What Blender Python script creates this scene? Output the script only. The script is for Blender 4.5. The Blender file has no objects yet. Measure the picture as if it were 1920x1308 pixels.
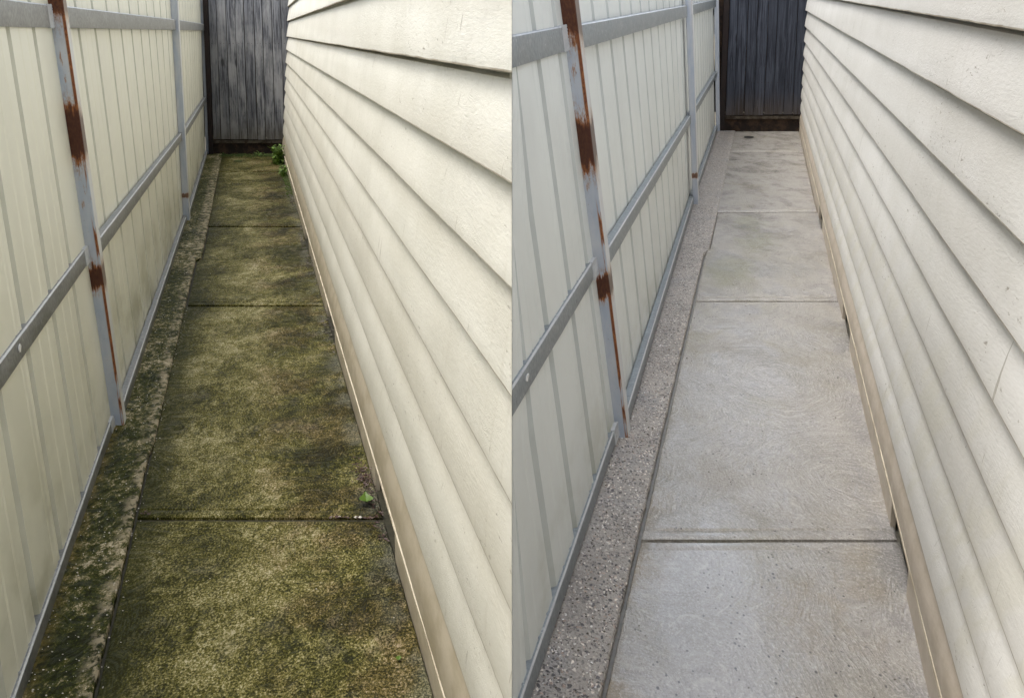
import bpy, math, random
from math import radians, sin, cos, pi, exp
from mathutils import Vector, noise as mnoise
random.seed(11)
sc = bpy.context.scene
col = sc.collection

# ------------------------------------------------------------------ camera
cd = bpy.data.cameras.new('camera'); cam = bpy.data.objects.new('camera', cd); col.objects.link(cam)
cam.location = (0, 0, 1.6); cam.rotation_euler = (radians(90 - 14.2302), 0, 0)
cd.sensor_width = 36; cd.lens = 46.875; cd.clip_start = 0.05; cd.clip_end = 600
sc.camera = cam

# ------------------------------------------------------------------ sky and sun
SUN_EL, SUN_AZ = 66, 250          # degrees; azimuth clockwise from +Y
w = bpy.data.worlds.new('World'); sc.world = w; w.use_nodes = True
nt = w.node_tree; nt.nodes.clear()
out = nt.nodes.new('ShaderNodeOutputWorld'); bg = nt.nodes.new('ShaderNodeBackground')
sky = nt.nodes.new('ShaderNodeTexSky'); sky.sky_type = 'NISHITA'; sky.sun_disc = False
sky.sun_elevation = radians(SUN_EL); sky.sun_rotation = radians(SUN_AZ)
sky.air_density = 1.0; sky.dust_density = 4.0; sky.ozone_density = 1.0
hs = nt.nodes.new('ShaderNodeHueSaturation'); hs.inputs['Saturation'].default_value = 0.42   # cloud-covered sky
bg.inputs['Strength'].default_value = 0.15
nt.links.new(sky.outputs[0], hs.inputs['Color']); nt.links.new(hs.outputs[0], bg.inputs[0]); nt.links.new(bg.outputs[0], out.inputs[0])
sd = bpy.data.lights.new('sun', 'SUN'); sd.energy = 0.5; sd.angle = radians(30); sd.color = (1, .965, .91)
sun = bpy.data.objects.new('sun', sd); col.objects.link(sun)
az, el = radians(SUN_AZ), radians(SUN_EL)
sun.rotation_euler = Vector((sin(az)*cos(el), cos(az)*cos(el), sin(el))).to_track_quat('Z', 'Y').to_euler()
sun.location = (0, -5, 20)
sc.view_settings.view_transform = 'Standard'; sc.view_settings.look = 'None'
sc.view_settings.exposure = 1.45; sc.view_settings.gamma = 1; sc.view_settings.use_curve_mapping = False

# ------------------------------------------------------------------ material helper
class M:
    def __init__(s, name):
        s.m = bpy.data.materials.new(name); s.m.use_nodes = True
        s.t = s.m.node_tree; s.N = s.t.nodes; s.b = s.N['Principled BSDF']
        s.pos = s.N.new('ShaderNodeNewGeometry').outputs['Position']
    def put(s, sock, v):
        if hasattr(v, 'is_linked') or isinstance(v, bpy.types.NodeSocket): s.t.links.new(v, sock)
        elif v is not None:
            if isinstance(v, (tuple, list)) and len(v) == 3 and sock.type == 'RGBA': v = (*v, 1)
            sock.default_value = v
    def m_(s, op, a, b=None, c=None, clamp=False):
        n = s.N.new('ShaderNodeMath'); n.operation = op; n.use_clamp = clamp
        s.put(n.inputs[0], a); s.put(n.inputs[1], b); s.put(n.inputs[2], c); return n.outputs[0]
    def add(s, a, b): return s.m_('ADD', a, b)
    def sub(s, a, b): return s.m_('SUBTRACT', a, b)
    def mul(s, a, b): return s.m_('MULTIPLY', a, b)
    def mx(s, a, b): return s.m_('MAXIMUM', a, b)
    def sep(s, v):
        n = s.N.new('ShaderNodeSeparateXYZ'); s.put(n.inputs[0], v); return n.outputs
    def comb(s, x, y, z):
        n = s.N.new('ShaderNodeCombineXYZ'); s.put(n.inputs[0], x); s.put(n.inputs[1], y); s.put(n.inputs[2], z); return n.outputs[0]
    def vm(s, op, a, b=None):
        n = s.N.new('ShaderNodeVectorMath'); n.operation = op; s.put(n.inputs[0], a); s.put(n.inputs[1], b); return n.outputs[0]
    def scl(s, v, x, y, z): return s.vm('MULTIPLY', v, (x, y, z))
    def noise(s, v, scale, detail=4, rough=.55, dist=0, colr=False):
        n = s.N.new('ShaderNodeTexNoise'); s.put(n.inputs['Vector'], v); n.inputs['Scale'].default_value = scale
        n.inputs['Detail'].default_value = detail; n.inputs['Roughness'].default_value = rough; n.inputs['Distortion'].default_value = dist
        return n.outputs['Color' if colr else 'Fac']
    def voro(s, v, scale, feature='F1', rnd=1):
        n = s.N.new('ShaderNodeTexVoronoi'); n.feature = feature; s.put(n.inputs['Vector'], v)
        n.inputs['Scale'].default_value = scale; n.inputs['Randomness'].default_value = rnd; return n.outputs
    def wave(s, v, scale, dist=0, detail=2, dscale=1):
        n = s.N.new('ShaderNodeTexWave'); s.put(n.inputs['Vector'], v); n.inputs['Scale'].default_value = scale
        n.inputs['Distortion'].default_value = dist; n.inputs['Detail'].default_value = detail; n.inputs['Detail Scale'].default_value = dscale
        return n.outputs['Fac']
    def sm(s, v, a, b, lo=0, hi=1):
        n = s.N.new('ShaderNodeMapRange'); n.interpolation_type = 'SMOOTHSTEP'; s.put(n.inputs['Value'], v)
        n.inputs['From Min'].default_value = a; n.inputs['From Max'].default_value = b
        n.inputs['To Min'].default_value = lo; n.inputs['To Max'].default_value = hi; return n.outputs[0]
    def mix(s, f, a, b, mode='MIX'):
        n = s.N.new('ShaderNodeMix'); n.data_type = 'RGBA'; n.blend_type = mode
        s.put(n.inputs[0], f); s.put(n.inputs[6], a); s.put(n.inputs[7], b); return n.outputs[2]
    def ramp(s, f, stops):
        n = s.N.new('ShaderNodeValToRGB'); s.put(n.inputs[0], f); e = n.color_ramp.elements
        while len(e) < len(stops): e.new(0.5)
        for q, (p, c) in zip(e, stops): q.position = p; q.color = (*c, 1)
        return n.outputs[0]
    def bump(s, h, dist=.002, strength=1, prev=None):
        n = s.N.new('ShaderNodeBump'); s.put(n.inputs['Height'], h); n.inputs['Distance'].default_value = dist
        n.inputs['Strength'].default_value = strength
        if prev is not None: s.t.links.new(prev, n.inputs['Normal'])
        return n.outputs[0]
    def uv(s): return s.N.new('ShaderNodeUVMap').outputs[0]
    def done(s, color, rough=.6, normal=None, spec=.5, metal=0, coat=None, coatr=.1):
        s.put(s.b.inputs['Base Color'], color); s.put(s.b.inputs['Roughness'], rough)
        s.put(s.b.inputs['Specular IOR Level'], spec); s.put(s.b.inputs['Metallic'], metal)
        if normal is not None: s.t.links.new(normal, s.b.inputs['Normal'])
        if coat is not None:
            s.put(s.b.inputs['Coat Weight'], coat); s.put(s.b.inputs['Coat Roughness'], coatr)
        return s.m

# ------------------------------------------------------------------ alley frames (x across, Y forward, h up; each alley runs off at its own bearing)
class Alley:
    def __init__(s, kx, kz): s.kx, s.kz = kx, kz
    def __call__(s, x, Y, h): return (x + Y*s.kx, Y, h + Y*s.kz)
LA = Alley(-0.193048, -0.0150907)
RA = Alley(0.184208, 0.0157219)

# ------------------------------------------------------------------ object helpers
def link(name, me, parent=None):
    o = bpy.data.objects.new(name, me); col.objects.link(o)
    if parent: o.parent = parent
    return o
def mesh(name, verts, faces, mat, parent=None, smooth=False, uvs=None):
    off = Vector((0, 0, 0)); p = parent
    while p: off += p.location; p = p.parent
    me = bpy.data.meshes.new(name)
    me.from_pydata([tuple(Vector(v) - off) for v in verts], [], faces)
    me.materials.append(mat)
    if smooth:
        me.polygons.foreach_set('use_smooth', [True]*len(me.polygons)); me.set_sharp_from_angle(angle=radians(38))
    if uvs:
        l = me.uv_layers.new(name='UVMap')
        for i, lp in enumerate(me.loops): l.data[i].uv = uvs[lp.vertex_index]
    me.update()
    return link(name, me, parent)
def thing(name, loc, label, cat, group=None):
    o = bpy.data.objects.new(name, None); col.objects.link(o); o.location = loc; o.empty_display_size = .1
    o['label'] = label; o['category'] = cat
    if group: o['group'] = group
    return o
def tag(o, label=None, cat=None, group=None, kind=None):
    for k, v in (('label', label), ('category', cat), ('group', group), ('kind', kind)):
        if v: o[k] = v
    return o
def loft(rings):
    n = len(rings[0]); v = [p for r in rings for p in r]; f = []
    for i in range(len(rings)-1):
        for j in range(n):
            k = (j+1) % n
            f.append((i*n+j, i*n+k, (i+1)*n+k, (i+1)*n+j))
    f.append(tuple(reversed(range(n)))); b = (len(rings)-1)*n; f.append(tuple(range(b, b+n)))
    return v, f
def spacing(a, b, fine=.03, grow=1.03, mx=.4):
    ys = [a]; d = fine
    while ys[-1] + d < b: ys.append(ys[-1]+d); d = min(mx, d*grow)
    if b - ys[-1] < d*.3 and len(ys) > 1: ys[-1] = b
    else: ys.append(b)
    return ys
def nz(x, y, z=0): return mnoise.noise(Vector((x, y, z)))

# ------------------------------------------------------------------ materials
def arcs(m, P, sc_, per, brk):
    """broom and trowel swirls: broken arcs around scattered centres"""
    v = m.voro(m.vm('ADD', P, m.scl(m.noise(P, 5, 2, .5, 0, True), .12, .12, 0)), sc_); c = m.sep(v['Color'])
    q = m.vm('ADD', m.comb(m.mul(v['Distance'], per/sc_), m.mul(c[0], 37.0), m.mul(c[1], 11.0)), m.scl(P, brk, brk, 0))
    return m.noise(q, 1.0, 2, .6)
def concrete_mossy(name, strip=False):
    m = M(name); W = m.pos; x, y, z = m.sep(W); P = m.scl(W, 1, .5, 1)
    xl = m.add(x, m.mul(y, .193048))                       # distance across the left alley
    big = m.noise(P, 3.4, 5, .6, .4); mid = m.noise(P, 38 if strip else 26, 5, .72); fine = m.noise(P, 170, 3, .8)
    ar = arcs(m, P, 2.3, 190, 42); ar2 = arcs(m, m.vm('ADD', P, (3.3, 1.7, 0)), 3.1, 150, 30); patch = m.sm(m.noise(P, 6, 3, .6), .42, .58)
    ar = m.mix(patch, ar, ar2)
    if strip:
        f = m.add(.5, m.add(m.mul(m.sub(big, .5), .9), m.add(m.mul(m.sub(mid, .5), 1.5), m.mul(m.sub(fine, .5), 1.0))))
        c = m.ramp(f, [(.30, (.010, .013, .001)), (.49, (.030, .037, .003)), (.61, (.075, .076, .013)), (.68, (.22, .18, .09)), (.82, (.52, .46, .33))])
        edge = m.mul(m.sm(xl, -.52, -.465), m.sm(m.noise(P, 26, 4, .7), .46, .60))
        c = m.mix(m.mul(edge, .8), c, (.40, .34, .23))
        inner = m.mul(m.sm(xl, -.58, -.645), m.sm(mid, .38, .56))
        c = m.mix(m.mul(inner, .6), c, (.16, .11, .03))
    else:
        # the walked middle is thinner grown; the sides hold more moss
        centre = m.mul(m.sm(xl, -.44, -.2), m.sm(xl, .30, -.06))
        f = m.add(.45, m.add(m.mul(m.sub(big, .5), .95), m.add(m.mul(m.sub(mid, .5), .8), m.add(m.mul(m.sub(fine, .5), 1.9), m.add(m.mul(m.sub(ar, .5), m.add(.05, m.mul(patch, .10))), m.mul(centre, .14))))))
        c = m.ramp(f, [(.20, (.008, .009, .001)), (.38, (.026, .027, .004)), (.50, (.062, .058, .010)), (.62, (.135, .122, .028)), (.76, (.27, .24, .09)), (.90, (.48, .44, .29))])
        worn = m.mul(m.sm(m.noise(m.vm('ADD', P, (9, 2, 0)), 7.5, 6, .7), .53, .68), m.sm(fine, .42, .58)); c = m.mix(m.mul(worn, .5), c, (.27, .24, .145))
        grime = m.mul(m.sm(m.noise(P, 5.1, 4, .6), .42, .6), m.sm(xl, -.15, .15))
        c = m.mix(m.mul(grime, .8), c, m.mix(1.0, c, (.80, .66, .78), 'MULTIPLY'))
        c = m.mix(m.mul(m.sm(xl, -.30, -.43), .6), c, (.022, .025, .002))
        grey = m.mul(m.sm(xl, .27, .37), m.sm(m.noise(P, 8, 4, .6), .42, .58))
        c = m.mix(m.mul(grey, .5), c, m.mix(m.sm(fine, .4, .6), (.055, .055, .035), (.20, .20, .16)))
    n = m.bump(m.add(m.mul(fine, 1.1), m.mul(ar, .25 if not strip else .2)), .0042, .9)
    return m.done(c, m.sm(ar, .4, .65, .8, .5), n, .14)
def concrete_clean(name):
    m = M(name); W = m.pos; x, y, z = m.sep(W); P = m.scl(W, 1, .5, 1)
    xr = m.sub(x, m.mul(y, .184208))
    big = m.noise(P, 3.0, 4, .55, .4); mid = m.noise(P, 14, 5, .6); fine = m.noise(P, 150, 3, .75)
    ar = arcs(m, P, 2.2, 170, 30)
    c = m.ramp(m.add(m.mul(big, .6), m.mul(mid, .4)), [(.36, (.27, .25, .205)), (.48, (.325, .305, .27)), (.58, (.355, .335, .305)), (.70, (.305, .285, .25))])
    olive = m.mul(m.sm(m.noise(P, 4.2, 4, .65, .5), .53, .66), m.sm(xr, .35, -.1, .2, .9))
    c = m.mix(m.mul(olive, .5), c, (.235, .215, .125))
    edge = m.mul(m.sm(xr, -.17, -.27), m.mul(m.sm(m.noise(P, 5, 3, .6), .42, .6), m.sm(y, 4.6, 3.6)))
    c = m.mix(m.mul(edge, .75), c, (.27, .205, .115)); tan = m.mul(m.sm(m.noise(m.vm('ADD', P, (5, 1, 0)), 3.6, 4, .6), .50, .62), m.mul(m.sm(xr, 0, .2), m.sm(y, 4.6, 3.4))); c = m.mix(m.mul(tan, .45), c, (.28, .225, .145))
    for sx_, sy_, sr_ in ((-.14, 7.75, .26), (.02, 8.6, .22), (-.05, 9.4, .2)):
        ds = m.m_('SQRT', m.add(m.m_('POWER', m.mul(m.sub(xr, sx_), 1.3), 2), m.m_('POWER', m.mul(m.sub(y, sy_), .5), 2)))
        c = m.mix(m.mul(m.sm(m.add(ds, m.mul(m.sub(m.noise(P, 16, 4, .7), .5), .5)), sr_, sr_*.4), .6), c, (.205, .205, .115))
    rs = m.mul(m.sm(xr, .34, .42), m.sm(m.noise(P, 7, 4, .6), .4, .6)); c = m.mix(m.mul(rs, .45), c, (.17, .165, .165))
    c = m.mix(m.mul(m.sm(fine, .5, .66), .38), c, (.66, .62, .57)); c = m.mix(m.mul(m.sm(fine, .46, .30), .5), c, (.13, .115, .10))
    c = m.mix(m.mul(m.sm(ar, .56, .70), .30), c, (.62, .58, .53)); c = m.mix(m.mul(m.sm(ar, .44, .32), .28), c, (.16, .14, .12))
    for sc_, thr, wd in ((75, .80, .2), (46, .90, .16)):
        v = m.voro(P, sc_); rnd = m.sep(v['Color'])
        c = m.mix(m.mul(m.mul(m.sm(v['Distance'], wd*1.5, wd*.7), m.m_('GREATER_THAN', rnd[0], thr)), m.mul(m.sm(m.noise(P, 9, 3), .44, .6), .9)), c, (.045, .04, .038))
    # water film: glossy, deeper in a few shallow hollows
    wn = m.noise(m.vm('ADD', P, (2.3, .4, 0)), 5, 7, .7, .2)
    for px_, py_, ra_, aa_ in ((-.10, 3.56, .42, .42), (-.05, 2.88, .50, .42), (.02, 5.1, .7, .16)):
        dd = m.m_('SQRT', m.add(m.m_('POWER', m.mul(m.sub(xr, px_), 1.7), 2), m.m_('POWER', m.mul(m.sub(y, py_), .62), 2)))
        wn = m.add(wn, m.mul(m.sm(dd, ra_, 0), aa_))
    wet = m.sm(wn, .38, .70); pud = m.sm(wn, .56, .80)
    n = m.bump(m.add(m.mul(ar, .8), m.mul(fine, 1.0)), .0046, 1)
    n2 = m.bump(m.mul(m.add(m.mul(ar, 1.2), m.mul(m.noise(P, 80, 3, .6), .9)), m.sub(1, m.mul(pud, .8))), .0036, .8)
    mat = m.done(c, .5, n, .45, 0, m.sm(wet, 0, 1, .35, 1), m.sub(m.sm(wet, 0, 1, .24, .14), m.mul(pud, .07)))
    m.b.inputs['Coat IOR'].default_value = 1.7
    m.t.links.new(n2, m.b.inputs['Coat Normal'])
    return mat
def aggregate(name):
    m = M(name); P = m.scl(m.pos, 1, .55, 1); q = m.vm('ADD', P, m.scl(m.noise(P, 70, 2, .5, 0, True), .016, .016, 0))
    c = m.ramp(m.noise(P, 5, 5, .6), [(.35, (.33, .302, .27)), (.5, (.42, .385, .345)), (.65, (.35, .335, .32))])
    c = m.mix(m.mul(m.sm(m.noise(P, 130, 3, .7), .45, .7), .5), c, (.16, .145, .13))
    for sc_, thr, col_, hi, lo in ((84, .52, (.045, .042, .045), .44, .30), (135, .48, (.08, .07, .066), .48, .30), (125, .78, (.80, .77, .71), .38, .24), (90, .7, (.27, .21, .17), .42, .26), (100, .6, (.50, .46, .41), .42, .26), (42, .90, (.045, .04, .044), .30, .2)):
        v = m.voro(m.vm('ADD', q, (sc_*.37, 0, 0)), sc_); r = m.sep(v['Color'])
        zone = m.sm(m.noise(P, 6 + sc_*.02, 3, .6), .36, .54)
        k = m.mul(m.mul(m.sm(v['Distance'], hi, lo), m.m_('GREATER_THAN', r[0], thr)), m.add(m.mul(zone, .75), .22))
        c = m.mix(k, c, m.mix(r[1], col_, tuple(min(1, a*1.9) for a in col_)))
    n = m.bump(m.noise(P, 150, 3, .7), .005, 1); n = m.bump(m.voro(q, 90)['Distance'], .003, .8, n)
    return m.done(c, m.sm(m.noise(P, 60, 2), .4, .6, .5, .3), n, .5)
def painted_wood(name, base, dark, tint, olive=False):
    m = M(name); P = m.pos; x, y, z = m.sep(P)
    g = m.noise(m.scl(P, 1, .06, 1), 150, 4, .65, .2)                       # long grain
    kn = m.noise(m.scl(P, .6, .25, 1), 9, 3, .6, 1.6); rings = m.wave(m.comb(m.mul(kn, 1.4), m.mul(y, .1), m.mul(z, 1.2)), 16, 2, 2, 2)
    area = m.sm(m.noise(m.scl(P, 1, .3, 1.6), 2.1, 4, .6), .47, .62)         # where paint has weathered
    board = m.noise(m.scl(P, 0, .05, 2.7), 1.9, 1, .5)
    c = m.mix(m.sm(m.noise(m.scl(P, 1, .45, 1), 3.2, 5, .62), .35, .66), base, tint)
    c = m.mix(m.sm(board, .35, .65, 0, .35), c, dark)
    c = m.mix(m.mul(m.sm(g, .56, .74), m.mul(area, .34)), c, dark)
    pit = m.noise(m.scl(P, 1, .13, 1), 95, 4, .7)
    low = m.sm(m.noise(m.scl(P, 1, .35, 1.5), 2.6, 3, .6), .50, .60)
    flake = m.mul(m.sm(pit, .62, .67), low)
    c = m.mix(m.mul(flake, .8), c, (.26, .23, .18))
    drip = m.mul(m.sm(m.noise(m.scl(P, 1, 1, .12), 26, 3, .6), .57, .66), m.sm(m.noise(P, 1.6, 3), .45, .62))
    c = m.mix(m.mul(drip, .22), c, dark)
    crk = m.mul(m.sm(m.noise(m.comb(x, m.mul(m.add(y, m.mul(z, .35)), 1.0), m.mul(z, .13)), 34, 2, .6), .705, .73), m.sm(m.noise(P, 2.3, 3), .44, .56))
    c = m.mix(m.mul(crk, .65), c, (.24, .21, .16)); flake = m.mx(flake, crk)
    if olive:                                                                # run-off smears after the wash
        d = m.vm('ADD', P, (0, 3, 7)); sx, sy, sz = m.sep(d)
        sl = m.noise(m.comb(m.mul(sx, 0.0), m.mul(m.add(sy, m.mul(sz, 1.4)), 1.0), m.mul(sz, .8)), 4.2, 4, .6)
        hgt = m.sm(z, 1.15, .5)
        c = m.mix(m.mul(m.mul(m.sm(sl, .46, .6), hgt), .4), c, (.56, .54, .44))
    n = m.bump(g, .0016, .8); n = m.bump(m.mul(rings, area), .0007, .5, n)
    n = m.bump(m.mul(flake, -1), .0015, .8, n); n = m.bump(m.noise(m.scl(P, 1, .4, 1), 14, 3, .5), .003, .2, n)
    return m.done(c, m.sm(g, .3, .7, .42, .6), n, .4)
def flat_paint(name, base, dark, rough=.5):
    m = M(name); P = m.pos
    c = m.mix(m.sm(m.noise(m.scl(P, 1, .4, 1), 12, 5, .65), .4, .65), base, dark)
    return m.done(c, rough, m.bump(m.noise(m.scl(P, 1, .1, 1), 120, 3, .6), .0012, .6), .4)
def steel_sheet_mat(name, base, dark, rainy=False):
    m = M(name); P = m.pos; x, y, z = m.sep(P)
    st = m.noise(m.scl(P, 1, .4, .012), 22, 1, .5); cl = m.noise(P, 2.1, 4, .6)
    c = m.mix(m.mul(m.sm(st, .40, .75), .15), base, dark)
    c = m.mix(m.mul(m.sm(cl, .42, .65), .35), c, tuple(a*.82 for a in base))
    low = m.mul(m.sm(z, .55, .0), m.sm(m.noise(m.scl(P, 1, .4, 1), 5, 4, .6), .42, .7))
    c = m.mix(m.mul(low, .55), c, (.28, .27, .16))
    sp = m.mul(m.sm(m.noise(m.scl(P, 1, .3, 1), 75, 3, .6), .71, .75), m.sm(z, 1.3, .2))
    c = m.mix(m.mul(sp, .06), c, (.1, .095, .07))
    n = m.bump(m.noise(m.scl(P, 1, .5, .25), 3.0, 0, .5), .012, .3)
    return m.done(c, .33, n, .5)
def galv(name, base, dark, wet=False):
    m = M(name); P = m.pos
    sp = m.voro(P, 60)['Distance']; f = m.noise(m.scl(P, 1, .3, 1), 16, 6, .7)
    c = m.mix(m.sm(f, .38, .62), base, dark); c = m.mix(m.mul(sp, .22), c, (.7, .73, .76))
    c = m.mix(m.mul(m.sm(m.noise(P, 55, 4, .7), .6, .7), .55), c, (.62, .65, .66))
    c = m.mix(m.mul(m.sm(m.noise(m.vm('ADD', P, (7, 1, 3)), 42, 4, .7), .62, .7), .6), c, (.07, .065, .06))
    return m.done(c, m.sm(f, .3, .7, .30, .52), m.bump(m.noise(P, 90, 3, .6), .0008, .6), .5, .2)
def post_mat(name, patches, edges=1.0):
    """painted steel; rust where the photo shows it: patches = (height, half-height, strength) along the post"""
    m = M(name); U = m.uv(); u, v, _ = m.sep(U); V3 = m.comb(m.mul(u, .11), m.mul(v, .55), 0)
    n1 = m.noise(V3, 26, 5, .65); n2 = m.noise(V3, 90, 4, .7)
    c = m.mix(m.sm(m.noise(V3, 7, 4, .6), .35, .65), (.38, .43, .51), (.50, .52, .55))
    ed = m.mx(m.sm(m.m_('ABSOLUTE', u), .20, .05), m.sm(m.m_('ABSOLUTE', m.sub(u, .97)), .19, .04))
    k = m.mul(m.mul(ed, edges), m.sm(m.noise(m.scl(V3, 1, .3, 1), 22, 4, .6), .37, .5))
    spots = m.mul(m.sm(n2, .66, .70), .75 * edges)
    stain = m.mul(m.mul(m.sm(m.noise(m.comb(m.mul(u, .09), m.mul(v, .22), 3.0), 30, 5, .7), .56, .66), m.sm(v, .5, 1.0)), .8*edges)
    k = m.mx(m.mx(k, spots), m.mul(stain, .62)); core = None
    drip = m.noise(m.comb(m.mul(u, .11), m.mul(v, .05), 7.0), 48, 3, .6); low = m.noise(m.comb(m.mul(u, .05), m.mul(v, .3), 1.0), 9, 3, .6)
    v = m.add(v, m.add(m.mul(m.sub(drip, .5), .12*edges), m.mul(m.sub(low, .5), .08*edges)))
    for h, hh, s_ in patches:
        d = m.m_('ABSOLUTE', m.sub(v, h)); b = m.sm(m.add(d, m.mul(m.sub(n1, .5), hh*1.5)), hh*1.3, hh*.75)
        k = m.mx(k, m.mul(b, s_)); k = m.mx(k, m.mul(m.mul(m.sm(m.add(d, m.mul(m.sub(n1, .5), hh*1.2)), hh*2.3, hh*.9), m.sm(n2, .38, .56)), s_*.5))
        co = m.mul(m.sm(m.add(d, m.mul(m.sub(n1, .5), hh)), hh*.95, hh*.7), s_); core = co if core is None else m.mx(core, co)
    halo = m.sm(k, .05, .6); sideface = m.m_('GREATER_THAN', u, 1.02); c = m.mix(sideface, c, (.60, .62, .63)); c = m.mix(m.mul(halo, .7), c, (.38, .22, .10)); k = m.mul(k, m.sub(1, m.mul(sideface, .75)))  # side face coloured paler, painting its highlight into the post
    rustc = m.mix(m.sm(n2, .38, .62), (.33, .125, .035), (.12, .034, .012)); rustc = m.mix(m.mul(m.sm(n1, .4, .6), .6), rustc, (.17, .05, .018))
    c = m.mix(m.sm(k, .25, .8), c, rustc)
    if core is not None: c = m.mix(m.mul(core, .85), c, (.042, .012, .006))
    nn = m.bump(m.mul(k, n2), .002, .8)
    return m.done(c, m.sm(k, 0, 1, .38, .8), nn, .45, 0)
def paling_mat(name, a, b, c3):
    m = M(name); P = m.pos; x, y, z = m.sep(P)
    oi = m.N.new('ShaderNodeObjectInfo').outputs['Random']
    V = m.vm('ADD', P, m.comb(m.mul(oi, 9.0), 0, m.mul(oi, 31)))
    g = m.noise(m.scl(V, 1, 1, .045), 55, 5, .7, .3); big = m.noise(m.scl(V, 1, 1, .35), 5, 4, .65)
    c = m.mix(m.sm(g, .38, .64), a, b); c = m.mix(m.mul(m.sm(big, .42, .66), .7), c, c3)
    c = m.mix(m.mul(m.sm(oi, .3, 1), .35), c, a)
    kv = m.voro(m.scl(V, 1, 1, .45), 4.2)['Distance']; c = m.mix(m.mul(m.sm(kv, .15, .06), .8), c, tuple(q*.25 for q in a))
    damp = m.mul(m.sm(m.add(z, m.mul(big, .3)), PAL_Z + .66, PAL_Z + .3), .55)
    c = m.mix(m.mul(damp, .6 if PAL_RUST else 1.0), c, (.11, .07, .03) if PAL_RUST else (.10, .085, .055))
    return m.done(c, .78, m.bump(g, .003, .9), .3)

slabL = concrete_mossy('mossy_concrete'); stripL = concrete_mossy('mossy_aggregate', True)
slabR = concrete_clean('washed_concrete'); stripR = aggregate('washed_aggregate')
boardL = painted_wood('cream_weatherboard_paint', (.655, .64, .565), (.43, .40, .32), (.585, .57, .495))
boardR = painted_wood('white_weatherboard_paint', (.67, .66, .625), (.46, .44, .39), (.61, .60, .56), True)
lapm = flat_paint('lap_shadow_and_wear', (.30, .26, .20), (.44, .41, .34), .8); plinthL = flat_paint('tan_plinth_paint', (.46, .405, .31), (.37, .32, .23)); plinthR = flat_paint('tan_plinth_paint_washed', (.48, .42, .345), (.40, .345, .27))  # lapm: brown lip draws the seam shadow line, with some edge wear
litedge = flat_paint('lit_edge_cream', (.62, .56, .43), (.42, .36, .26), .7)
sheetL = steel_sheet_mat('cream_sheet_steel', (.77, .765, .645), (.69, .685, .57))
sheetR = steel_sheet_mat('pale_sheet_steel', (.74, .775, .745), (.67, .70, .675), True)
grooveL = steel_sheet_mat('shaded_sheet_groove', (.60, .60, .51), (.54, .54, .46)); grooveR = steel_sheet_mat('shaded_sheet_groove_washed', (.57, .60, .58), (.52, .545, .53))  # grooves coloured greyer to paint in their shading
galvL = galv('galvanised_rail', (.085, .095, .105), (.17, .175, .175)); galvR = galv('galvanised_rail_washed', (.12, .15, .17), (.20, .235, .255))
brkt = galv('zinc_and_edge_highlight', (.55, .57, .58), (.46, .48, .5))
PAL_Z, PAL_RUST = -.27, False
palL = paling_mat('grey_paling', (.045, .047, .055), (.20, .205, .22), (.31, .31, .31))
PAL_Z, PAL_RUST = .25, True
palR = paling_mat('dark_paling', (.014, .017, .026), (.075, .085, .11), (.045, .052, .07))
darkwood = flat_paint('rotted_board', (.018, .012, .009), (.06, .035, .02), .9)
tar = flat_paint('black_subfloor', (.012, .012, .014), (.045, .045, .05), .8)
redpost = flat_paint('dark_red_steel', (.014, .006, .005), (.008, .005, .004), .7)
soil = M('soil'); soil = soil.done(soil.ramp(soil.noise(soil.pos, 3, 6, .7), [(.3, (.05, .04, .025)), (.7, (.13, .11, .06))]), .9)
mortar = M('joint_mortar'); mortar = mortar.done(mortar.ramp(mortar.noise(mortar.pos, 40, 4, .7), [(.3, (.018, .017, .008)), (.7, (.05, .045, .022))]), .85)
mortarR = M('joint_mortar_washed'); mortarR = mortarR.done(mortarR.ramp(mortarR.noise(mortarR.pos, 40, 4, .7), [(.3, (.10, .095, .075)), (.7, (.19, .175, .14))]), .35, None, .5)
roofm = flat_paint('roof_sheet', (.30, .31, .31), (.25, .26, .26), .4)
def leafmat(name, a, b, r=.45):
    m = M(name); return m.done(m.mix(m.noise(m.pos, 60, 3), a, b), r, None, .5)
green = leafmat('green_leaf', (.07, .13, .012), (.12, .20, .03)); weedm = leafmat('weed_leaf', (.06, .14, .012), (.24, .36, .07))
redleaf = leafmat('dead_leaf', (.045, .014, .01), (.10, .06, .045), .5); mossm = leafmat('moss', (.03, .06, .008), (.07, .10, .02), .9)
gritm = leafmat('pale_grit', (.5, .46, .38), (.7, .66, .6), .5); gritd = leafmat('dark_grit', (.07, .06, .045), (.16, .14, .11), .6)
whitepaint = leafmat('white_paint_chip', (.8, .8, .78), (.7, .7, .68), .5); black = leafmat('hole_black', (.004, .004, .004), (.008, .008, .008), .8)

# ------------------------------------------------------------------ ground
g = mesh('ground', [(-120, -120, -.42), (120, -120, -.42), (120, 120, -.42), (-120, 120, -.42)], [(0, 1, 2, 3)], soil); tag(g, 'bare soil around the houses', kind='structure')
fc = mesh('forecourt_paving', *loft([[(-1.4, y, -.4), (1.4, y, -.4), (1.4, y, -.03), (-1.4, y, -.03)] for y in (-2.5, 2.27)]), slabR); tag(fc, 'plain concrete where the two side paths meet', kind='structure')

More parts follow.
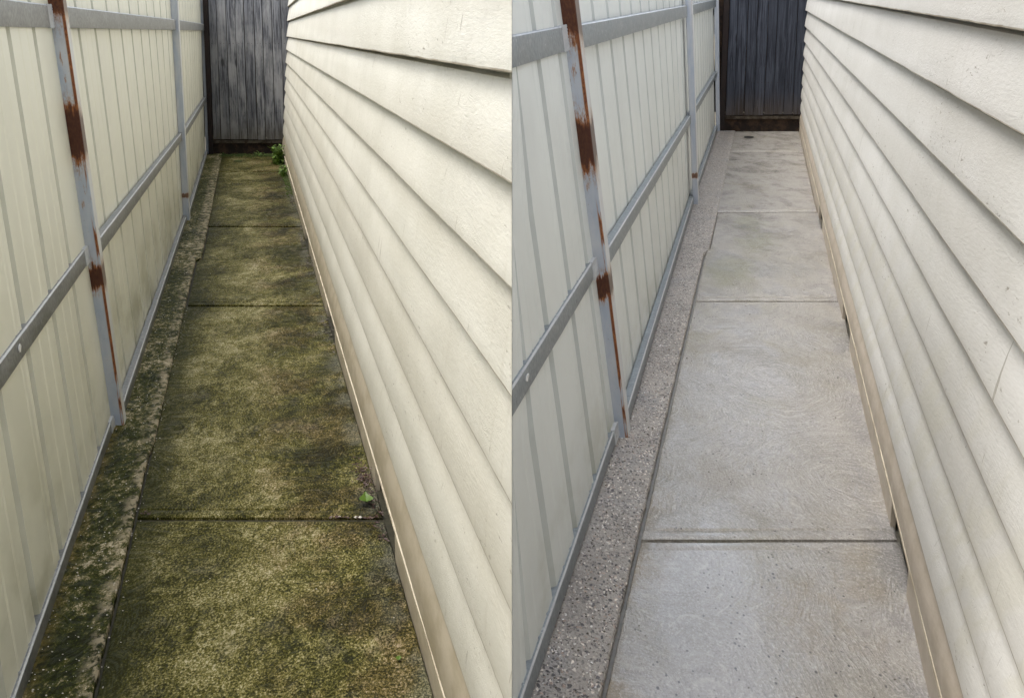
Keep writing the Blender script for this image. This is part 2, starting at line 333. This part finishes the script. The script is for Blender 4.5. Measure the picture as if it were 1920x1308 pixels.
def slab(A, x0, x1, Y0, Y1, mat, parent, seed, margin=.028, rag=.002, top=0.0, thick=.1, fine=.03, xl=None, dip=.0036):
    """concrete panel: worn edges, tooled margin a little lower than the broomed face"""
    stretch = 2.3
    ms = margin*stretch; g_ = .0028; gs = g_*stretch
    ys = sorted(set([Y0, Y0+.004, Y0+.014, Y0+ms-gs, Y0+ms, Y0+ms+gs] + [q for q in spacing(Y0, Y1, fine, 1.02, .14) if Y0+ms*1.2 < q < Y1-ms*1.2] + [Y1-ms-gs, Y1-ms, Y1-ms+gs, Y1-.014, Y1-.004, Y1]))
    nx = 22
    us = [0, .003, .009, margin-g_, margin, margin+g_] + [margin + (x1-x0-2*margin)*i/nx for i in range(1, nx)] + [x1-x0-margin-g_, x1-x0-margin, x1-x0-margin+g_, x1-x0-.009, x1-x0-.003, x1-x0]
    rings = []
    for Y in ys:
        r = []
        for i, u in enumerate(us):
            dx = 0
            if i < 3: dx = rag*(nz(Y*9, seed)+.6*nz(Y*31, seed+5))
            if i > len(us)-4: dx = rag*1.6*(nz(Y*7, seed+9)+.6*nz(Y*29, seed+3))
            e = min(u, x1-x0-u); ey = min(Y-Y0, Y1-Y)/stretch; d = min(e, ey)
            z = top + .0022*nz(u*2+seed, Y*1.3) + .0012*nz(u*7+seed, Y*4)
            if d < .006: z -= .005*(1-d/.006)**2
            if ey < margin: z -= dip*.5
            if abs(ey-margin) < .0006 and ey <= e: z -= .006
            r.append(A(x0+u+dx + (xl(Y) if xl else 0)*(1-u/(x1-x0)), Y, z))
        rings.append(r)
    n = len(us); v = [p for r in rings for p in r]; f = []
    for i in range(len(ys)-1):
        for j in range(n-1): f.append((i*n+j, i*n+j+1, (i+1)*n+j+1, (i+1)*n+j))
    # skirts
    base = len(v)
    border = [j for j in range(n)] + [i*n+n-1 for i in range(1, len(ys))] + [(len(ys)-1)*n+j for j in range(n-2, -1, -1)] + [i*n for i in range(len(ys)-2, 0, -1)]
    v += [(v[b][0], v[b][1], v[b][2]-thick) for b in border]; k = len(border)
    for i in range(k):
        a, b = border[i], border[(i+1) % k]; f.append((b, a, base+i, base+(i+1) % k))
    return mesh('concrete_slab', v, f, mat, parent, True)

# left path
pl = mesh('path', *loft([[LA(x, y, h) for x, h in ((-.80, -.15), (.52, -.15), (.52, -.016), (-.80, -.016))] for y in (2.28, 18.6)]), mortar)
tag(pl, 'mossy unwashed concrete side path between cream fence and cream weatherboards', kind='structure')
J = [2.3, 4.238, 7.847, 11.203, 15.721, 18.0]; G = [0, .02, .03, .04, .045, 0]
for i in range(5):
    jag = lambda Y: (.045 if Y > 9.52 else 0) * .0
    x0 = -.452 if i < 2 else -.438
    if i == 2:
        slab(LA, -.440, .386, J[i]+G[i], 9.50, slabL, pl, 7.7, xl=None) if False else None
    o = slab(LA, x0, .383, J[i]+G[i], J[i+1]-G[i+1], slabL, pl, i*3.1, fine=.025 if i < 2 else .05, xl=(lambda Y: .037*min(1, max(0, (Y-9.45)/.05))) if i == 2 else ((lambda Y: .028) if i == 3 else None))
sl = mesh('concrete_edge_strip', *loft([[LA(*p[:1], y, p[1]) for p in [(-.80, -.1)] + [(-.80, .006)] + [(-.80+(b+.80)*k/14, .009+.003*nz(k*.5, y*3)) for k in range(1, 14)] + [(b-.006, .008), (b, .002), (b, -.1)]]
      for y in spacing(2.3, 18.0, .02, 1.012, .09) for b in [(-.462 if y < 5 else -.452) + (.04 if y > 9.5 else 0) - (.004 if y > 13 else 0) + .003*nz(y*12, 3) + .0022*nz(y*37, 9)]]), stripL, pl, True)
# right path
pr = mesh('path', *loft([[RA(x, y, h) for x, h in ((-.66, -.15), (.60, -.15), (.60, -.017), (-.66, -.017))] for y in (2.28, 16.4)]), mortarR)
tag(pr, 'washed wet pale concrete side path between pale fence and white weatherboards', kind='structure')
J = [2.3, 3.752, 6.928, 9.835, 13.617, 15.6]; G = [0, .012, .016, .022, .022, 0]
for i in range(5):
    x0 = -.302
    slab(RA, x0, [.478, .47, .458, .45, .452][i], J[i]+G[i], J[i+1]-G[i+1], slabR, pr, 40+i*2.7, fine=.022 if i < 2 else .05, xl=(lambda Y: .02*min(1, max(0, (Y-8.3)/.04))) if i == 2 else None, rag=.0022)
sr = mesh('concrete_edge_strip', *loft([[RA(*p[:1], y, p[1]) for p in [(-.66, -.1), (-.66, .004)] + [(-.66+(b+.66)*k/14, .006+.0025*nz(k*.5, y*3, 4)) for k in range(1, 14)] + [(b-.005, .005), (b, -.001), (b, -.1)]]
      for y in spacing(2.3, 15.6, .02, 1.012, .09) for b in [-.314 + (.028 if 8.3 < y else 0) + .003*nz(y*12, 33) + .003*nz(y*33, 39) - .006*exp(-((y-8.27)/.07)**2)]]), stripR, pr, True)

# ------------------------------------------------------------------ fences
def lerp(t, a, b): return a + (b-a)*t
def pw(tab, y):
    if y <= tab[0][0]: return tab[0][1]
    for (a, p), (b, q) in zip(tab, tab[1:]):
        if y <= b: return lerp((y-a)/(b-a), p, q)
    return tab[-1][1]
def fence(A, name_label, posts, lean, railx, rails, ribs, mats, y_near, y_far, top, seam=None):
    """posts: (Y, base left x, base right x, top width gain, material); railx: front of rails by Y; rails: (h_bottom, h_top, depth)"""
    sheet, groove, rail_m = mats
    root = thing('metal_fence', A(posts[0][1], posts[0][0], 0), *name_label)
    bays = [y_near] + [p[0] for p in posts]
    if y_far > posts[-1][0] + .2: bays.append(y_far)
    def ystart(x, y):                                     # near end mitred on the seam plane x = 0 where the house corner stands
        return y if seam is None else (0.0006 - x)/A.kx
    # sheets: three grooves each, edges lapped
    all_r = ribs; k0 = 0; groups = []
    edges = [y_near]
    for i in range(2, len(all_r), 3):
        if i+1 < len(all_r): edges.append((all_r[i]+all_r[i+1])/2)
    edges.append(y_far)
    for a, b in zip(edges, edges[1:]):
        rr = [r for r in all_r if a < r < b]
        prof = [(a, 0)]; last = a
        for r in rr:
            for q in (1/3, 2/3):                          # fine swages between grooves
                ym = lerp(q, last, r-.03)
                if ym-last > .05: prof += [(ym-.014, 0), (ym, -.0026), (ym+.014, 0)]
            prof += [(r-.075, 0), (r-.055, -.018), (r-.012, -.018), (r, 0)]; last = r
        prof.append((b, 0)); prof = [p for p in prof if a <= p[0] <= b]
        V, F, MI = [], [], []
        hs_ = [-.02, .5, 1.0, 1.5, top]
        for h in hs_:
            for y, d in prof:
                x = pw(railx, y) - .036 + pw(lean, y)*h
                if not (seam and y < ystart(x, y) + .09): x += d
                V.append(A(x, max(y, ystart(x, y)) if seam else y, h))
        n = len(prof)
        for i in range(len(hs_)-1):
            for j in range(n-1):
                F.append((i*n+j, i*n+j+1, (i+1)*n+j+1, (i+1)*n+j))
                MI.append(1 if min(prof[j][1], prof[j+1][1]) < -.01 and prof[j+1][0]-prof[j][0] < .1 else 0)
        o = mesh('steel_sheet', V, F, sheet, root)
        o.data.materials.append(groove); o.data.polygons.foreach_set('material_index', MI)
        md = o.modifiers.new('thick', 'SOLIDIFY'); md.thickness = .0012; md.offset = 0
    # rails, one length per bay
    for bi, (a, b) in enumerate(zip(bays, bays[1:])):
        for hb, ht, dep, key in rails:
            ya = a if bi == 0 else a + .05; yb = b - .02
            if bi == 0: off = -.026
            else: off = 0
            ys = spacing(ya, yb, .12, 1.02, .3); rings = []; o_ = random.uniform(0, 50)
            for y in ys:
                ln = pw(lean, y); xf = pw(railx, y) + off
                if key == 'top': xf += .002
                r = []
                for x, h in ((xf-.002, hb), (xf, hb+.003), (xf, ht-.004), (xf-.004, ht), (xf-dep, ht), (xf-dep, hb)):
                    xx = x + ln*h + .0008*nz(y*6, o_)
                    yy = max(y, ystart(xx, y)) if (bi == 0 and seam is not None) else y
                    r.append(A(xx, yy, h + .001*nz(y*5, o_+3)))
                rings.append(r)
            ro = mesh('rail', *loft(rings), rail_m, root, True)
            ro.data.materials.append(brkt); nr = (len(rings)-1)*6
            ro.data.polygons.foreach_set('material_index', [1 if (q < nr and q % 6 == 2) else 0 for q in range(len(ro.data.polygons))])  # brighter bevel face paints a highlight line along the rail's upper edge
            # bright end bracket
            if b == bays[-1] and len(bays) > len(posts)+1: continue
            rings = []
            w_ = .09 if bi == 0 else .05
            for y in (yb - w_, yb + .004):
                xf = pw(railx, y) + off; ln = pw(lean, y)
                rings.append([A(x + ln*h, y, h) for x, h in ((xf-dep, hb-.002), (xf+.0025, hb-.002), (xf+.0025, ht+.0015), (xf-.003, ht+.003), (xf-dep, ht+.003))])
            mesh('end_bracket', *loft(rings), brkt if bi == 0 else rail_m, ro)
            # weld beads against the post
            if bi == 0:
                rings = []
                for k in range(25):
                    h = lerp(k/24, hb, ht+.004); c = Vector(A(xf+.002+ln*h, yb+.008, h)); rr = .0022+.0016*abs(sin(k*1.05))+random.uniform(0, .0006)
                    rings.append([tuple(c+Vector((cos(q*pi/3), sin(q*pi/3)*1.5, 0))*rr) for q in range(6)])
                mesh('weld', *loft(rings), brkt, ro, True)
    for Y, xl, xr, gain, mat, ylen in posts:
        V, F, UV = [], [], []; hs_ = [0, .4, .8, 1.2, 1.6, top+.02]; per = None
        for h in hs_:
            ln = pw(lean, Y)*h; gl = gain*h/1.7*.5; a, b = xl+ln-gl, xr+ln+gl; c = .004
            pts = [(a, Y+c), (a+c*.7, Y), (b-c*.7, Y), (b, Y+c), (b, Y+ylen), (a, Y+ylen)]
            uu = [0, .04, .96, 1, 2.2, -1.2]
            for (x, y), u_ in zip(pts, uu): V.append(A(x, y, h)); UV.append((u_, h))
        n = 6
        for i in range(len(hs_)-1):
            for j in range(n): F.append((i*n+j, i*n+(j+1) % n, (i+1)*n+(j+1) % n, (i+1)*n+j))
        F.append(tuple(range(len(V)-n, len(V)))); F.append(tuple(reversed(range(n))))
        mesh('post', V, F, mat, root, False, UV)
    return root

p1L = post_mat('rusty_post_paint', [(1.215, .10, 1), (.64, .05, .95), (1.76, .12, .85)], 1.0)
p1R = post_mat('rusty_post_paint_washed', [(1.085, .085, 1), (.575, .045, .95), (1.55, .12, .9)], 1.0)
p2m = post_mat('pale_blue_post_paint', [(.225, .02, .55)], .22)
p3m = post_mat('pale_blue_post_paint_far', [], .08)
ribsL = [-.6, -.1, .4, .85, 1.3, 1.81, 2.34, 2.86, 3.36, 3.83, 4.36, 4.88]; y = 5.5
while y < 17.9: ribsL.append(y); y += .56
ribsR = [2.86, 3.28, 3.68, 4.13, 4.55]; y = 5.02
while y < 15.4: ribsR.append(y); y += .45
fence(LA, ('cream corrugated steel fence with grey rails and rusty post beside the mossy path', 'fence', 'steel fences along the side paths'),
      [(5.3, -.657, -.590, .018, p1L, .10), (11.5, -.635, -.579, .006, p2m, .16), (18.0, -.636, -.588, .02, p3m, .1)],
      [(5.3, -.072), (11.5, .002), (18, .026)], [(5.3, -.604), (11.5, -.604), (11.6, -.590), (18, -.612)],
      [(.004, .052, .030, 'low'), (.700, .764, .030, 'mid'), (1.615, 1.700, .030, 'top')], ribsL, (sheetL, grooveL, galvL), -1.0, 18.1, 2.12)
fence(RA, ('pale corrugated steel fence with wet blue grey rails and rusty post beside the washed path', 'fence', 'steel fences along the side paths'),
      [(4.67, -.494, -.433, .018, p1R, .1), (10.15, -.488, -.446, .008, p2m, .14), (15.55, -.507, -.463, .01, p3m, .08)],
      [(4.67, -.143), (10.15, -.068), (15.6, -.05)], [(4.67, -.440), (10.15, -.480), (15.6, -.49)],
      [(.018, .068, .030, 'low'), (.620, .680, .030, 'mid'), (1.395, 1.477, .030, 'top')], ribsR, (sheetR, grooveR, galvR), 2.5, 15.7, 1.80, seam=2.5)

# white paint chips on the middle rails
def chip(A, x, Y, h, parent, s=.016):
    V = []
    for k in range(9):
        a = k/9*2*pi; r = s*(.6+.5*random.random())
        V.append(A(x, Y + r*cos(a)*1.6, h + r*sin(a)*.8))
    V += [(p[0]-.003, p[1], p[2]) for p in V]
    F = [tuple(range(9))] + [(i, (i+1) % 9, 9+(i+1) % 9, 9+i) for i in range(9)]
    return mesh('paint_chip', V, F, whitepaint, parent)
# ------------------------------------------------------------------ timber end fences
def end_fence(A, Y, xa, xb, edges, top, hb, pmat, label, redx, lean):
    root = thing('timber_fence', A(xa, Y, 0), label, 'fence', 'paling fences closing the side paths')
    n = len(edges)-1
    for i in range(n):
        a, b = edges[i]+.0035, edges[i+1]-.0035
        y0 = Y + random.uniform(-.005, .006); t = .015; c = .002
        dh = hb + random.uniform(-.006, .006); lx = random.uniform(-.002, .002)
        rings = []
        for h in (dh, dh+.7, dh+1.4, top+random.uniform(-.01, .01)):
            wv = random.uniform(-.0015, .0015)
            rings.append([(p[0], p[1], p[2]) for p in (A(a+lx+lean*h+wv, y0+c, h), A(a+c+lx+lean*h+wv, y0, h), A(b-c+lx+lean*h+wv, y0, h), A(b+lx+lean*h+wv, y0+c, h), A(b+lx+lean*h+wv, y0+t, h), A(a+lx+lean*h+wv, y0+t, h))])
        # keep the fence square to the alley crossing: straight in X
        for r in rings:
            for k in range(6):
                dy = r[k][1]-Y; r[k] = (r[k][0]-dy*A.kx, r[k][1], r[k][2]-dy*A.kz)
        pa = mesh('paling', *loft(rings), pmat, root)
        for hh in (.55, 1.45):                               # nail heads
            for fx in (.3, .7):
                cx = lerp(fx, a, b)+lean*hh; V, F = [], []; q_ = A(cx, Y, hh)
                for k in range(6): V.append((q_[0]+.004*cos(k*pi/3), y0-.0015, q_[2]+.004*sin(k*pi/3)))
                V.append((q_[0], y0+.002, q_[2])); F.append(tuple(5-k for k in range(6)))
                for k in range(6): F.append((k, (k+1) % 6, 6))
                mesh('nail', V, F, darkwood, pa)
    def bar(name, x0, x1, h0, h1, ya, yb, mat, jag=0):
        rings = []
        m_ = 24
        for k in range(m_+1):
            x = lerp(k/m_, x0, x1); j = jag*nz(k*1.3, x0)
            q = A(x, Y, 0); rings.append([(q[0], ya, q[2]+h0), (q[0], yb, q[2]+h0), (q[0], yb, q[2]+h1+j), (q[0], ya, q[2]+h1+j)])
        return mesh(name, *loft(rings), mat, root)
    bar('seam_shade_board', xa-.05, xb+.08, hb+.03, top-.05, Y+.024, Y+.036, darkwood)  # added dark sheet; stands in for shade in the gaps between palings
    bar('plinth_board', xa, xb, -.02, hb+.02, Y+.035, Y+.065, darkwood, .012)
    bar('sill_board', xa+.02, xb, hb-.05, hb-.012, Y+.005, Y+.034, plinth_old, .006)
    for h in (.42, 1.3, 2.1): bar('back_rail', xa-.1, xb+.1, h, h+.07, Y+.07, Y+.11, pmat)
    q = A(redx, Y, 0); wv = .028
    mesh('corner_post', *loft([[(q[0]-wv+lean*h, Y-.03, q[2]+h), (q[0]+wv*1.1+lean*h, Y-.03, q[2]+h), (q[0]+wv*1.1+lean*h, Y+.004, q[2]+h), (q[0]-wv+lean*h, Y+.004, q[2]+h)] for h in (-.05, top)]), redpost, root)
    return root
plinth_old = flat_paint('old_sill_board', (.085, .07, .05), (.03, .02, .012), .9)
pxm = 138.0
eL = [-.53]; 
for w_ in (.105, .125, .12, .115, .13, .11, .125, .12, .12, .115, .12): eL.append(eL[-1]+w_)
end_fence(LA, 17.98, -.60, .62, eL, 2.45, .20, palL, 'weathered grey paling fence closing the far end of the mossy path', -.562, .015)
eR = [-.41]
for w_ in (.10, .115, .11, .12, .105, .12, .11, .115, .12, .12): eR.append(eR[-1]+w_)
end_fence(RA, 15.62, -.50, .70, eR, 2.3, .185, palR, 'near black damp paling fence closing the far end of the washed path', -.45, .0)

# ------------------------------------------------------------------ weatherboard houses
def board(A, hb, ht, x, Ya, Yb, mat, parent, seed, mitre=None, twist=None, bow=.009, proud=.031, name='weatherboard', segs=(.03, 1.02, .25)):
    """one lapped board: thick rounded butt at the foot, thin head tucked behind the board above"""
    P = [(x+.022, hb+.001), (x+.003, hb-.0005), (x+.0004, hb+.001), (x, hb+.004)]
    for k in range(1, 8):
        t = k/7; h = lerp(t, hb+.004, ht-.013)
        P.append((x + (proud-.006)*t - bow*sin(pi*t*.93)**1.2, h))
    P += [(x+proud+.003, ht-.009), (x+proud+.010, ht-.007), (x+proud+.010, ht+.012), (x+proud+.018, ht+.012), (x+.030, hb+.001)]
    rings = []
    for y in spacing(Ya, Yb, *segs):
        r = []; wob = .0016*nz(y*2.1, seed)+.0009*nz(y*9, seed+4)+.0005*nz(y*33, seed); wx = .0014*nz(y*1.1, seed+8)
        for i, (px, h) in enumerate(P):
            xx = px + wx + (twist(y)*h if twist else 0)
            hh = h + (wob if i < 5 or i == len(P)-1 else 0)
            yy = y
            if mitre: yy = max(y, (-.0003 - xx)/A.kx)
            r.append(A(xx, yy, hh))
        rings.append(r)
    v, f = loft(rings); o = mesh(name, v, f, mat, parent, True); n = len(P); nr = (len(rings)-1)*n
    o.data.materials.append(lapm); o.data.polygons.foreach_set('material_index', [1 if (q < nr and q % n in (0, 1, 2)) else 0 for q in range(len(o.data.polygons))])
    return o
def house(A, label, x, courses, Ya, Yb, mats, gaps, mitre, twist, back, yedge, splits={}):
    bm_, pm_ = mats
    root = thing('weatherboard_house', A(x, Yb*.5, 0), label, 'house', 'weatherboard houses beside the paths')
    for i in range(len(courses)-1):
        cuts = [Ya] + splits.get(i, []) + [Yb]
        for k, (a, b) in enumerate(zip(cuts, cuts[1:])):
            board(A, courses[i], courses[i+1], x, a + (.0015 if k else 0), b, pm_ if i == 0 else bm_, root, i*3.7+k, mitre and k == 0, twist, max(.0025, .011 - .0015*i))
    # added pale strip paints the lowest board's lit bottom edge; plinth boards with gaps
    def strip(name, xa, xb, h0, h1, a, b, mat, jit=0):
        rings = []
        for y in spacing(a, b, .05, 1.02, .3):
            r = []
            for px, h in ((xa, h0), (xb, h0), (xb, h1), (xa, h1)):
                yy = max(y, (-.0003-px)/A.kx) if mitre else y
                r.append(A(px + jit*nz(y*3, 5), yy, h + jit*nz(y*4, 2)))
            rings.append(r)
        return mesh(name, *loft(rings), mat, root)
    strip('lit_edge_strip', x-.0015, x+.02, yedge-.011, yedge-.001, Ya, Yb, litedge, .0012)
    ys = [Ya] + [q for gp in gaps for q in gp] + [Yb]
    for a, b in zip(ys[::2], ys[1::2]): strip('plinth_board', x+.0015, x+.018, -.03, yedge-.0115, a, b, pm_, .0015)
    for a, b in gaps:
        for k in range(2):
            yy = lerp(.3+.4*k, a, b); strip('stump', x+.05, x+.07, -.05, yedge-.014, yy-.05, yy+.05, darkwood)
    strip('subfloor', x+.07, x+.09, -.1, yedge+.05, Ya+.05, Yb, tar)
    return root
HL = [.098, .284, .476, .665, .853, 1.032, 1.206, 1.371, 1.538, 1.735, 1.92, 2.10, 2.28, 2.46]
HR = [.100, .236, .382, .538, .695, .857, 1.013, 1.179, 1.353, 1.527, 1.70, 1.875, 2.05, 2.22, 2.40]
twL = lambda y: .0045*y
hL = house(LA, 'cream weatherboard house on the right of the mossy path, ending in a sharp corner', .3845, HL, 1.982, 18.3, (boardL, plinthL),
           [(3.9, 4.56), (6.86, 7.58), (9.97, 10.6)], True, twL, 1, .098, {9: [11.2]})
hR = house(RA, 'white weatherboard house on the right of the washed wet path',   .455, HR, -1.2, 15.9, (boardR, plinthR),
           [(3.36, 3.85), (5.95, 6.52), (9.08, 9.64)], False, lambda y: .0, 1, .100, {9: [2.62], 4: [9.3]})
# bodies and roofs
def body(pts, z0, z1, mat, parent, name='wall_core'):
    n = len(pts); v = [(x, y, z0) for x, y in pts] + [(x, y, z1) for x, y in pts]
    f = [(i, (i+1) % n, n+(i+1) % n, n+i) for i in range(n)] + [tuple(range(n, 2*n)), tuple(reversed(range(n)))]
    return mesh(name, v, f, mat, parent)
def lx(x, Y): return x + LA.kx*Y
def rx(x, Y): return x + RA.kx*Y
coreL = [(lx(.505, 2.7), 2.7), (-.012, 3.0), (-.012, 2.62), (rx(-.83, 4.6), 4.6), (rx(-.83, 16), 16), (rx(-.83, 16), 18.3), (lx(.50, 18.3), 18.3)]
coreL = [(-.012, 2.65), (rx(-.95, 5.2), 5.2), (rx(-.95, 16), 16), (rx(-.95, 16), 18.3), (lx(.68, 18.3), 18.3)]
body(coreL, -.4, 2.5, plinthL, hL)
rb = [(-.02, 1.95), (rx(-.9, 5.1), 5.1), (rx(-.9, 16), 16.0), (rx(-.9, 16), 18.4), (lx(.66, 18.4), 18.4)]
body([(-.004, 2.23), (-.0008, 2.22), (-.0008, 2.55), (-.004, 2.6)], -.3, 2.5, boardL, hL, 'corner_board')
body(rb, 2.5, 2.54, roofm, hL, 'roof')
coreR = [(rx(.53, -1.2), -1.2), (rx(.56, .9)+2.8, -1.2), (rx(.56, 15.9)+2.8, 15.9), (rx(.53, 15.9), 15.9)]
body(coreR, -.4, 2.44, plinthR, hR)
body([(rx(.44, -1.25), -1.25), (rx(.5, .9)+3, -1.25), (rx(.5, 15.9)+3, 15.95), (rx(.44, 15.95), 15.95)], 2.44, 2.48, roofm, hR, 'roof')

# ------------------------------------------------------------------ small things
chl = [o for o in col.objects if o.name.startswith('rail')]
c1 = chip(LA, -.604-.026-.072*.73+.0035, 3.625, .738, chl[1], .014); c2 = chip(RA, -.440-.026-.143*.655+.0035, 3.235, .654, [o for o in chl if o.parent.name.endswith('.001')][1], .013)

def leaf_mesh(c, s, ang, tilt, curl=.25, n=6):
    """pointed oval leaf with a folded midrib, returned as verts and faces"""
    V, F = [], []; c = Vector(c); ca, sa = cos(ang), sin(ang)
    for i in range(n+1):
        t = i/n; wdt = s*.33*sin(pi*min(.98, max(.02, t**.8))); ln = (t-.5)*s
        for side in (-1, 0, 1):
            lx_, ly_, lz = ln, wdt*side, (abs(side)*wdt*.5 + curl*s*(t-.5)**2 + tilt*ln)
            V.append((c.x + lx_*ca - ly_*sa, c.y + lx_*sa + ly_*ca, c.z + lz))
    for i in range(n):
        for j in range(2): F.append((i*3+j, i*3+j+1, (i+1)*3+j+1, (i+1)*3+j))
    return V, F
def cluster(pts, fn):
    V, F = [], []
    for p in pts:
        v, f = fn(p); b = len(V); V += v; F += [tuple(b+i for i in q) for q in f]
    return V, F
v, f = leaf_mesh(LA(.336, 4.37, .012), .075, 1.75, .12, .9, 8); tag(mesh('fallen_leaf', v, f, green), 'bright green curled leaf beside the gap at the wall foot', 'leaf', 'green leaves on the mossy path')
v, f = leaf_mesh(LA(.318, 3.185, .006), .022, 1.5, .1, .3); tag(mesh('fallen_leaf', v, f, green), 'tiny round green leaf near the front of the mossy path', 'leaf', 'green leaves on the mossy path')
pts = [(random.gauss(.35, .014), random.gauss(4.62, .10), .006+random.random()*.014) for _ in range(150)] + [(random.uniform(.345, .382), random.uniform(3.98, 4.5), random.uniform(-.002, .008)) for _ in range(45)]
pts += [(random.gauss(-.425, .012), random.gauss(4.275, .008), .002) for _ in range(8)] + [(random.uniform(.2, .36), 4.238+random.uniform(-.012, .012), -.001) for _ in range(26)]
v, f = cluster(pts, lambda p: leaf_mesh(LA(*p), random.uniform(.006, .02), random.uniform(0, 6), random.uniform(-.4, .4), .6, 3))
tag(mesh('leaf_litter', v, f, redleaf), 'dark red brown leaf litter caught at the foot of the cream wall', kind='stuff')
pts = [(random.uniform(.335, .385), Y0+random.gauss(0, .3), .006+random.random()*.012) for Y0 in (12.9, 10.4, 7.3, 9.2) for _ in range(60)]
v, f = cluster(pts, lambda p: leaf_mesh(LA(*p), random.uniform(.008, .028), random.uniform(0, 6), random.uniform(-.4, .4), .6, 3))
tag(mesh('leaf_litter', v, f, gritd), 'brown crumbly litter along the far foot of the cream wall', kind='stuff')
def pebble(A, p, s):
    V = []; c = Vector(A(*p))
    for q in ((1, 0, 0), (0, 1, 0), (-1, 0, 0), (0, -1, 0), (0, 0, .7), (0, 0, -.5)): V.append(tuple(c + Vector(q)*s*random.uniform(.7, 1.2)))
    return V, [(0, 1, 4), (1, 2, 4), (2, 3, 4), (3, 0, 4), (1, 0, 5), (2, 1, 5), (3, 2, 5), (0, 3, 5)]
pts = [(random.uniform(-.63, -.46), 2.8+random.random()**1.5*9, .013) for _ in range(520)] + [(random.uniform(-.46, -.43), 2.8+random.random()*5, .004) for _ in range(80)] + [(random.uniform(-.42, .38), 2.8+random.random()*8, .004) for _ in range(60)]
v, f = cluster(pts, lambda p: pebble(LA, p, random.uniform(.0012, .0035)))
tag(mesh('grit', v, f, gritm), 'pale grit crumbs scattered over the mossy edge strip', kind='stuff')
pts = [(random.uniform(-.46, -.32), 2.7+random.random()**1.4*8, .007) for _ in range(420)] + [(random.uniform(-.3, .44), 2.7+random.random()**1.3*6, .003) for _ in range(70)]
v, f = cluster(pts, lambda p: pebble(RA, p, random.uniform(.0015, .0045)))
tag(mesh('grit', v, f, gritd), 'dark stones showing in the washed edge strip', kind='stuff')
v, f = cluster([(.29, 4.243, .0), (.305, 4.24, .001), (.235, 4.247, 0)], lambda p: pebble(LA, p, .008))
tag(mesh('stone_chips', v, f, gritm), 'white stone chips lying in the near joint of the mossy path', kind='stuff')

def weed(A, x, Y, hgt, n, label, spread, ls=.03):
    base = A(x, Y, 0); root = thing('weed', base, label, 'weed', 'weeds at the end of the mossy path')
    V, F, SV, SF = [], [], [], []
    for s in range(max(6, n//14)):
        a = random.uniform(0, 2*pi); ex = base[0]+cos(a)*spread*random.uniform(.1, 1.5); ey = base[1]+sin(a)*spread*2.6*random.uniform(.2, 1); ez = base[2]+hgt*random.uniform(.15, 1)**1.3
        for k in range(14):
            t = (k+1)/14; bend = t*t
            c = (lerp(t, base[0], ex), lerp(t, base[1], ey), lerp(t, base[2], ez) - bend*hgt*.15)
            v, f = leaf_mesh((c[0]+random.gauss(0, .012), c[1]+random.gauss(0, .012), c[2]+random.gauss(0, .01)), ls*random.uniform(.6, 1.3), random.uniform(0, 6), random.uniform(-.5, .8), .4, 4)
            b = len(V); V += v; F += [tuple(b+i for i in q) for q in f]
        b = len(SV); w_ = .0025
        for (px, py, pz) in (base, (ex, ey, ez-hgt*.15)):
            SV += [(px-w_, py-w_, pz), (px+w_, py-w_, pz), (px+w_, py+w_, pz), (px-w_, py+w_, pz)]
        SF += [(b+i, b+(i+1) % 4, b+4+(i+1) % 4, b+4+i) for i in range(4)]
    tag(mesh('leaves', V, F, weedm, root, True), kind='stuff'); tag(mesh('stems', SV, SF, weedm, root), kind='stuff')
    return root
weed(LA, .315, 16.7, .27, 620, 'tall leafy green weed in the corner against the cream wall', .075, .05)
weed(LA, .335, 15.2, .13, 320, 'low green weed sprawling at the wall foot nearer the camera', .045, .028)
weed(LA, -.02+.10, 17.8, .06, 90, 'small dark weed under the grey palings at the path end', .09, .026)
pts = [(random.uniform(-.45, .38), 17.75+random.gauss(0, .12), random.uniform(.0, .02)) for _ in range(420)] + [(random.uniform(.32, .385), random.uniform(13.2, 17.8), random.uniform(0, .015)) for _ in range(320)]
v, f = cluster(pts, lambda p: pebble(LA, p, random.uniform(.006, .016)))
tag(mesh('moss', v, f, mossm), 'dark green moss cushions at the end of the unwashed path', kind='stuff')
# drain holes in the last slabs
def drain(A, x, Y, r, parent, mat, rimmat, stretch=2.0):
    V, F = [], []; n = 20
    for k in range(n):
        a = 2*pi*k/n
        for rr, h in ((r, .004), (r*1.12, .006), (r*1.2, .003)): V.append(A(x+rr*cos(a), Y+rr*sin(a)*stretch, h))
    for k in range(n):
        j = (k+1) % n
        for q in range(2): F.append((k*3+q, k*3+q+1, j*3+q+1, j*3+q))
    d = mesh('drain_hole', V, F, rimmat, parent)
    V = [A(x+r*1.02*cos(2*pi*k/n), Y+r*1.02*sin(2*pi*k/n)*stretch, .0042) for k in range(n)]
    mesh('opening', V, [tuple(range(n))], mat, d)
drain(RA, -.12, 14.92, .055, pr, black, mortarR)
drain(LA, -.20, 17.0, .05, pl, mossm, mortar)
